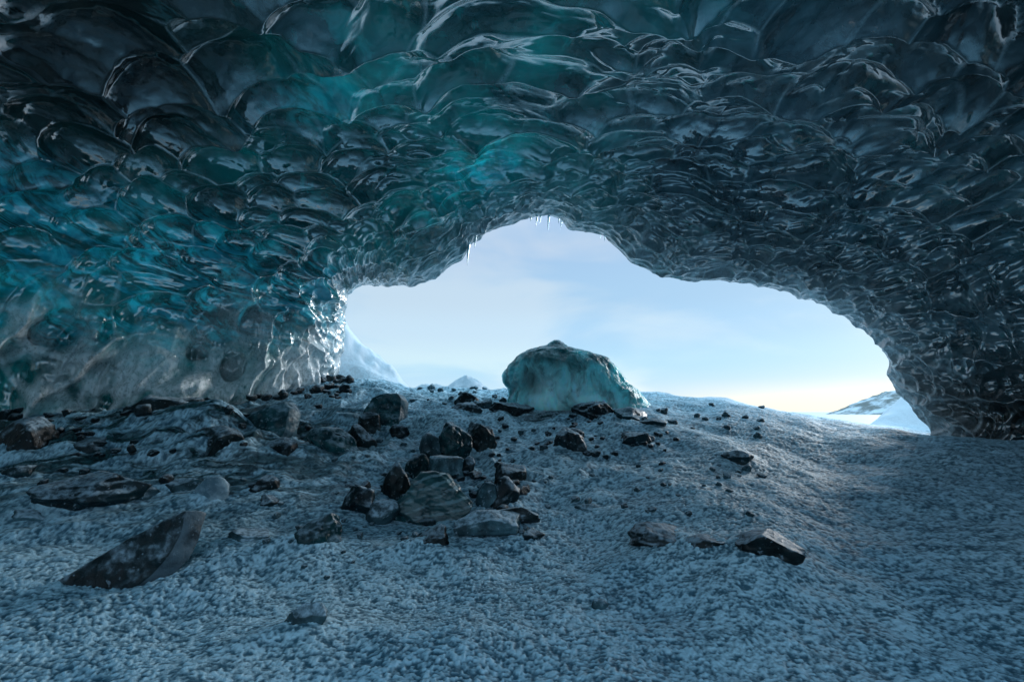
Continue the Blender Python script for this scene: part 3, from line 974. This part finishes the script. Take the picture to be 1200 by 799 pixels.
# ------------------------------------------------------------------ ice boulder
def boulder():
    D0 = by0 + 0.45
    left = [(470, 596), (462, 597), (455, 597), (448, 592), (440, 591), (432, 594), (425, 599), (417, 608), (411, 618),
            (407, 630), (404, 640), (401, 644), (399, 648)]
    right = [(480, 762), (470, 752), (458, 745), (448, 733), (438, 726), (428, 720), (420, 711), (416, 700), (411, 684),
             (407, 668), (403, 661), (400, 657), (399, 653)]
    lv = np.array(left, float)[::-1]
    rv = np.array(right, float)[::-1]
    NV, NA = 170, 260
    vv = 399 + (500 - 399) * np.linspace(0, 1, NV) ** 1.25
    xl = np.interp(vv, lv[:, 0], lv[:, 1], right=597)
    xr_ = np.interp(vv, rv[:, 0], rv[:, 1], right=765)
    for _ in range(2):
        xl[1:-1] = (xl[:-2] + 2 * xl[1:-1] + xl[2:]) / 4
        xr_[1:-1] = (xr_[:-2] + 2 * xr_[1:-1] + xr_[2:]) / 4
    an = np.linspace(0, 2 * math.pi, NA, endpoint=False)
    Pp = np.zeros((NV, NA, 3))
    for i, v in enumerate(vv):
        a = pix(xl[i], v, D0)
        c = pix(xr_[i], v, D0)
        z = a[2]
        cx_, hw = (a[0] + c[0]) / 2, (c[0] - a[0]) / 2
        dep = 0.62 * hw ** 0.85
        sx = np.sign(np.cos(an)) * np.abs(np.cos(an)) ** 0.8
        sy = np.sign(np.sin(an)) * np.abs(np.sin(an)) ** 0.8
        Pp[i, :, 0] = cx_ + hw * sx
        Pp[i, :, 1] = D0 + dep * sy
        Pp[i, :, 2] = z
    cen = Pp.mean(1, keepdims=True)
    rd = Pp - cen
    rd /= np.maximum(np.linalg.norm(rd, axis=2, keepdims=True), 1e-6)
    x, y, z = Pp[..., 0], Pp[..., 1], Pp[..., 2]
    r = 0.09 * fbm(x * 1.3, y * 1.3, z * 1.3, 51, 5) + 0.08 * (1 - np.abs(fbm(x * 4, y * 4, z * 1.6, 52, 4))) - 0.03
    # melted hollow on the left front, its shade painted into the colour
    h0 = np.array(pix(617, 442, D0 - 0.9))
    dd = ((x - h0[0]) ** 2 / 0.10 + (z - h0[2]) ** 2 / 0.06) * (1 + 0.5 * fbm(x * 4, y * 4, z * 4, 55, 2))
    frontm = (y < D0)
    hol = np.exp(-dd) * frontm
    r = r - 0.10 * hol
    # shallow undercut; light glowing through the ice is painted pale
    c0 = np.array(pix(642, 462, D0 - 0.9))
    core_glow = np.exp(-(x - c0[0]) ** 2 / 0.55 - (z - c0[2]) ** 2 / 0.20)
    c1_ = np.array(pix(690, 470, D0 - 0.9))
    core_glow = np.maximum(core_glow, 0.8 * np.exp(-(x - c1_[0]) ** 2 / 0.6 - (z - c1_[2]) ** 2 / 0.03))
    core_glow = np.clip(core_glow * (1.1 + 0.6 * fbm(x * 3, y * 3, z * 1.5, 53, 3)), 0, 1) * frontm
    r = r - 0.12 * core_glow * frontm
    fade = np.minimum(1, np.linalg.norm(Pp - cen, axis=2) / 0.35)
    Pp = Pp + rd * (r * fade)[..., None] * 0.9
    Pp = Pp[::-1]
    # close the top
    top = Pp[-1].mean(0) + np.array([0, 0, 0.01])
    Pp = np.concatenate([Pp, np.broadcast_to(top, (1, NA, 3))], 0)
    crown = sstep(pix(650, 436, D0)[2], pix(650, 420, D0)[2], z + 0.18 * fbm(x * 2.2, y * 2.2, z * 1.4, 57, 3))
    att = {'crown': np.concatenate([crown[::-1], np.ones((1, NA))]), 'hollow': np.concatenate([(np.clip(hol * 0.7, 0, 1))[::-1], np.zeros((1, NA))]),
           'core_glow': np.concatenate([core_glow[::-1], np.zeros((1, NA))])}
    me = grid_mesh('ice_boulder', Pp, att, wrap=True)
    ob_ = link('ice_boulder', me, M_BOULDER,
                label='large domed block of clear teal ice with a pale glow painted low in front, in the cave mouth',
                cat='ice block')
    # the dark stub frozen onto its summit
    kp = pix(653, 404, D0)
    kn = rock_mesh('summit_stub', 0.34, 0.34, 0.20, 77, 4, cuts=8)
    kn.transform(__import__('mathutils').Matrix.Translation((kp[0], D0, kp[2] - 0.09)))
    link('summit_stub', kn, M_TEAL, label='dark stub of ice on the summit', parent=ob_)
    return ob_


boulder()

# ------------------------------------------------------------------ slabs and block with outlines of their own
def slab(name, outline, thick, mat, label, cat, yb, side_dir=(0.5, 1.0), rough=0.02, lean=0.25, seed=1):
    """a slab whose broad face has this outline; thickness goes back and to the right"""
    # outline given in pixels of the photo, turned into metres at distance yb
    P0 = np.array([pix(u, v, yb) for u, v in outline])
    n = len(P0)
    # resample outline
    cl_ = np.vstack([P0, P0[:1]])
    sg = np.concatenate([[0], np.cumsum(np.linalg.norm(np.diff(cl_, axis=0), axis=1))])
    M = 220
    q = np.linspace(0, sg[-1], M, endpoint=False)
    Q = np.stack([np.interp(q, sg, cl_[:, k]) for k in range(3)], -1)
    for _ in range(2):
        Q = (np.roll(Q, 1, 0) + 2 * Q + np.roll(Q, -1, 0)) / 4
    zmin = Q[:, 2].min()
    Q[:, 1] += lean * (Q[:, 2] - zmin)
    c = Q.mean(0)
    rings = []
    off = np.array([side_dir[0], side_dir[1], 0.0])
    off = off / np.linalg.norm(off) * thick
    for f in np.linspace(0.02, 1, 40):                       # front face, centre outwards
        rings.append(c + (Q - c) * f + off * (0.10 * (f ** 8)))
    for f in np.linspace(0.03, 1, 24)[0:]:                   # side
        rings.append(Q + off * (0.12 + 0.88 * f) + (Q - c) * (0.03 * math.sin(f * math.pi)) - np.array([0, 0, 0.25 * thick * f]))
    Qb = rings[-1]
    cb_ = Qb.mean(0)
    for f in np.linspace(0.9, 0.02, 10):
        rings.append(cb_ + (Qb - cb_) * f + np.array([0, 0.08 * thick, 0]))
    G = np.array(rings)
    x, y, z = G[..., 0], G[..., 1], G[..., 2]
    nz_ = fbm(x * 3, y * 3, z * 3, seed, 4)
    G[..., 1] += rough * 1.6 * nz_
    G[..., 2] += rough * 0.6 * fbm(x * 4, y * 4, z * 4, seed + 5, 3)
    pale = np.zeros(G.shape[:2])
    pale[40:64] = sstep(0.1, 0.6, (Q[:, 0] - c[0]) / np.abs(Q[:, 0] - c[0]).max())[None, :]
    me = grid_mesh(name, G, {'pale': pale}, wrap=True)
    return link(name, me, mat, label=label, cat=cat)


ysl = sy0
slab('rock_slab', [(u_ - 20, v_ + 6) for u_, v_ in [(60, 688), (96, 664), (126, 645), (150, 630), (178, 617), (210, 600), (208, 628), (200, 652),
                   (182, 674), (160, 692), (130, 708), (85, 712)]],
     0.15, M_ROCK, 'big leaning black slab with a lighter right side, nearest rock at lower left', 'rock', ysl - 0.12,
     side_dir=(0.9, 0.9), seed=4, lean=0.35, rough=0.016)
slab('rock_slab', [(u_ - 22, v_) for u_, v_ in [(215, 552), (240, 522), (270, 500), (292, 487), (318, 477), (338, 470), (346, 480), (345, 508),
                   (332, 532), (305, 545), (265, 552)]],
     0.22, M_TEAL, 'tall dark slab with a slanting teal top edge, left of the teal ice block', 'rock', ty0,
     side_dir=(0.5, 1.0), seed=9, lean=0.4, rough=0.03)
kx, ky, kz = hit(452, 500)
slab('ice_block', [(u_ - 8, v_) for u_, v_ in [(428, 494), (432, 480), (440, 466), (450, 461), (470, 460), (474, 466), (473, 500), (455, 508),
                   (430, 508)]],
     0.32, MATS['T'], 'squared teal glassy ice block standing in the snow right of the tall slab', 'ice block', ky,
     side_dir=(0.3, 1.0), seed=12, lean=0.2, rough=0.03)

# ------------------------------------------------------------------ named rocks
for (x, y, W, D, H, mt, seed, lean, sub, label) in plan:
    z = float(ground_h(x, y, False))
    me = rock_mesh('rock', W, D, H * 1.15, seed, sub, cuts=14, lean=lean * 0.4)
    o = link('ice_lump' if mt == 'I' else 'rock', me, MATS[mt], label=label, cat='ice lump' if mt == 'I' else 'rock')
    o.location = (x, y, z - (0.26 if mt == 'F' else 0.22) * H)
    o.rotation_euler = (0, 0, random.uniform(-0.3, 0.3))

# ------------------------------------------------------------------ scattered stones
for m in ('R', 'F'):
    for k in range(6):
        protos[(m, k)] = rock_mesh('stone', 1.0, 0.85, 0.85, 200 + k * 7 + (m == 'F') * 50, 3, cuts=12, rough=0.14)
        protos[(m, k)].materials.append(MATS[m])
MARKS = [(160, 650, 'the big leaning slab'), (88, 588, 'the flat-faced low rock'), (12, 515, 'the left-edge black rock'),
         (178, 488, 'the broad left-wall rock'), (236, 520, 'the round-topped dark rock'),
         (305, 505, 'the tall dark slab'), (451, 482, 'the squared teal ice block'), (366, 625, 'the dark green wedge rock'),
         (513, 585, 'the large striped rock'), (529, 522, 'the boxy teal-grey rock'), (464, 566, 'the pointed dark rock'),
         (564, 510, 'the round brown-black rock'), (598, 575, 'the flat-topped stone'), (570, 620, 'the long snow-dusted rock'),
         (505, 636, 'the small peaked rock'), (671, 520, 'the rock below the boulder'), (747, 520, 'the flat stone below the boulder'),
         (598, 480, 'the boulder\'s left foot rock'), (700, 482, 'the boulder\'s black hump'),
         (762, 496, 'the flat sloping rock'), (868, 541, 'the lone right-slope stone'),
         (786, 632, 'the long low right-hand rock'), (908, 643, 'the dark brown right-hand rock'),
         (547, 445, 'the pointed snow mound'), (503, 452, 'the low snow mound'), (243, 575, 'the pale ice lump'),
         (268, 450, 'the upright wall-foot stone'), (60, 464, 'the long left-wall stone'),
         (386, 524, 'the low dark green rock'), (353, 727, 'the nearly buried stone'), (396, 440, 'the mouth\'s left foot')]
ORD = ['nearest', 'second nearest', 'third nearest', 'fourth nearest', 'fifth nearest', 'sixth nearest', 'seventh nearest',
       'eighth nearest', 'ninth nearest', 'tenth nearest', 'eleventh nearest', 'twelfth nearest', 'thirteenth nearest',
       'fourteenth nearest', 'fifteenth nearest', 'sixteenth nearest', 'seventeenth nearest', 'eighteenth nearest',
       'nineteenth nearest', 'twentieth nearest'] + ['%d%s nearest' % (k, 'st' if k == 21 or k == 31 else 'nd' if k == 22 else 'rd' if k == 23 else 'th') for k in range(21, 60)]
rel = {}
for i, q_ in enumerate(scat_plan):
    u, v = q_[0], q_[1]
    dist = [math.hypot(u - a, 1.4 * (v - b_)) for a, b_, _n in MARKS]
    j = int(np.argmin(dist))
    du, dv = u - MARKS[j][0], 1.4 * (v - MARKS[j][1])
    side_ = ('right of' if du > 0 else 'left of') if abs(du) > abs(dv) else ('in front of' if dv > 0 else 'behind')
    rel.setdefault((j, side_), []).append((dist[j], i))
lab_of = {}
for (j, side_), lst in rel.items():
    for n_, (_d, i) in enumerate(sorted(lst)):
        tone = 'dark' if scat_plan[i][8] == 'R' else 'frosted'
        lab_of[i] = '%s stone %s %s%s' % (tone, side_, MARKS[j][2],
                                                '' if len(lst) == 1 else ', ' + ORD[n_])
for i_, (pu, pv, x, y, sz, k, rz, hf, mt, grp, lab) in enumerate(scat_plan):
    lab = lab_of[i_]
    o = bpy.data.objects.new('stone', protos[(mt, k)])
    C.objects.link(o)
    z = float(ground_h(x, y))
    o.location = (x, y, z - 0.12 * sz * hf)
    o.scale = (sz, sz, sz * hf * 1.2)
    o.rotation_euler = (0, 0, rz)
    o['label'] = lab
    o['category'] = 'stone'
    o['group'] = grp

# ------------------------------------------------------------------ outside: snow peak, hill
def heap(name, u0, u1, vtop, vbase, ux, y, mat, seed, label=None, cat=None, kind=None, peak=1.0):
    a, c_ = pix(u0, vbase, y), pix(u1, vbase, y)
    p = pix(ux, vtop, y)
    me = None
    V, Fc = ICO[5]
    V = V.copy()
    W, H = c_[0] - a[0], p[2] - a[2]
    r = np.hypot(V[:, 0], V[:, 1])
    Zz = V[:, 2]
    prof = np.where(Zz > 0, (1 - r) ** peak, -0.3 * (1 - r))
    q = V * 2
    nn = fbm(q[:, 0], q[:, 1], V[:, 2], seed, 4)
    Vn = np.stack([V[:, 0] * W * 0.62 + (p[0] - (a[0] + c_[0]) / 2) * np.clip(prof, 0, 1), V[:, 1] * W * 0.5, prof * H], -1)
    Vn[:, 2] += nn * H * 0.16 * (Zz > 0) * np.clip(1.2 - r, 0, 1)
    Vn[:, 0] += nn * W * 0.05
    Vn += np.array([(a[0] + c_[0]) / 2, y, a[2] - 0.03 * H])
    me = tri_mesh(name, Vn, Fc)
    return link(name, me, mat, label=label, cat=cat, kind=kind)


heap('snow_mound', 522, 570, 435, 462, 547, 14.5, M_SNOW, 5,
     'pointed snow-covered mound standing on the crest left of the ice boulder', 'snow mound', peak=0.75)
heap('snow_mound', 482, 530, 447, 464, 503, 14.0, M_SNOW, 6,
     'low rounded snow mound at the foot of the snow slope outside', 'snow mound', peak=0.6)

# distant hill to the right of the mouth
hx = np.linspace(0, 1, 220)
hy = np.linspace(-1, 1, 60)
HX, HY = np.meshgrid(hx, hy, indexing='ij')
hb = pix(965, 489, 420)
he = pix(1300, 489, 420)
ridge = np.interp(hx, [0, .08, .14, .2, .27, .34, .6, 1], [0.0, 0.03, 0.22, 0.55, 0.85, 1.0, 0.9, 0.4])[:, None]
HZ = ridge * 28 * np.clip(1 - HY ** 2, 0, 1) ** 0.8 + 2.0 * fbm(HX * 30, HY * 6, None, 5, 4) * ridge - 5.0
HP = np.stack([hb[0] + (he[0] - hb[0]) * HX, 420 + 70 * HY, HZ], -1)
link('hill', grid_mesh('hill', HP), M_HILL, kind='structure')
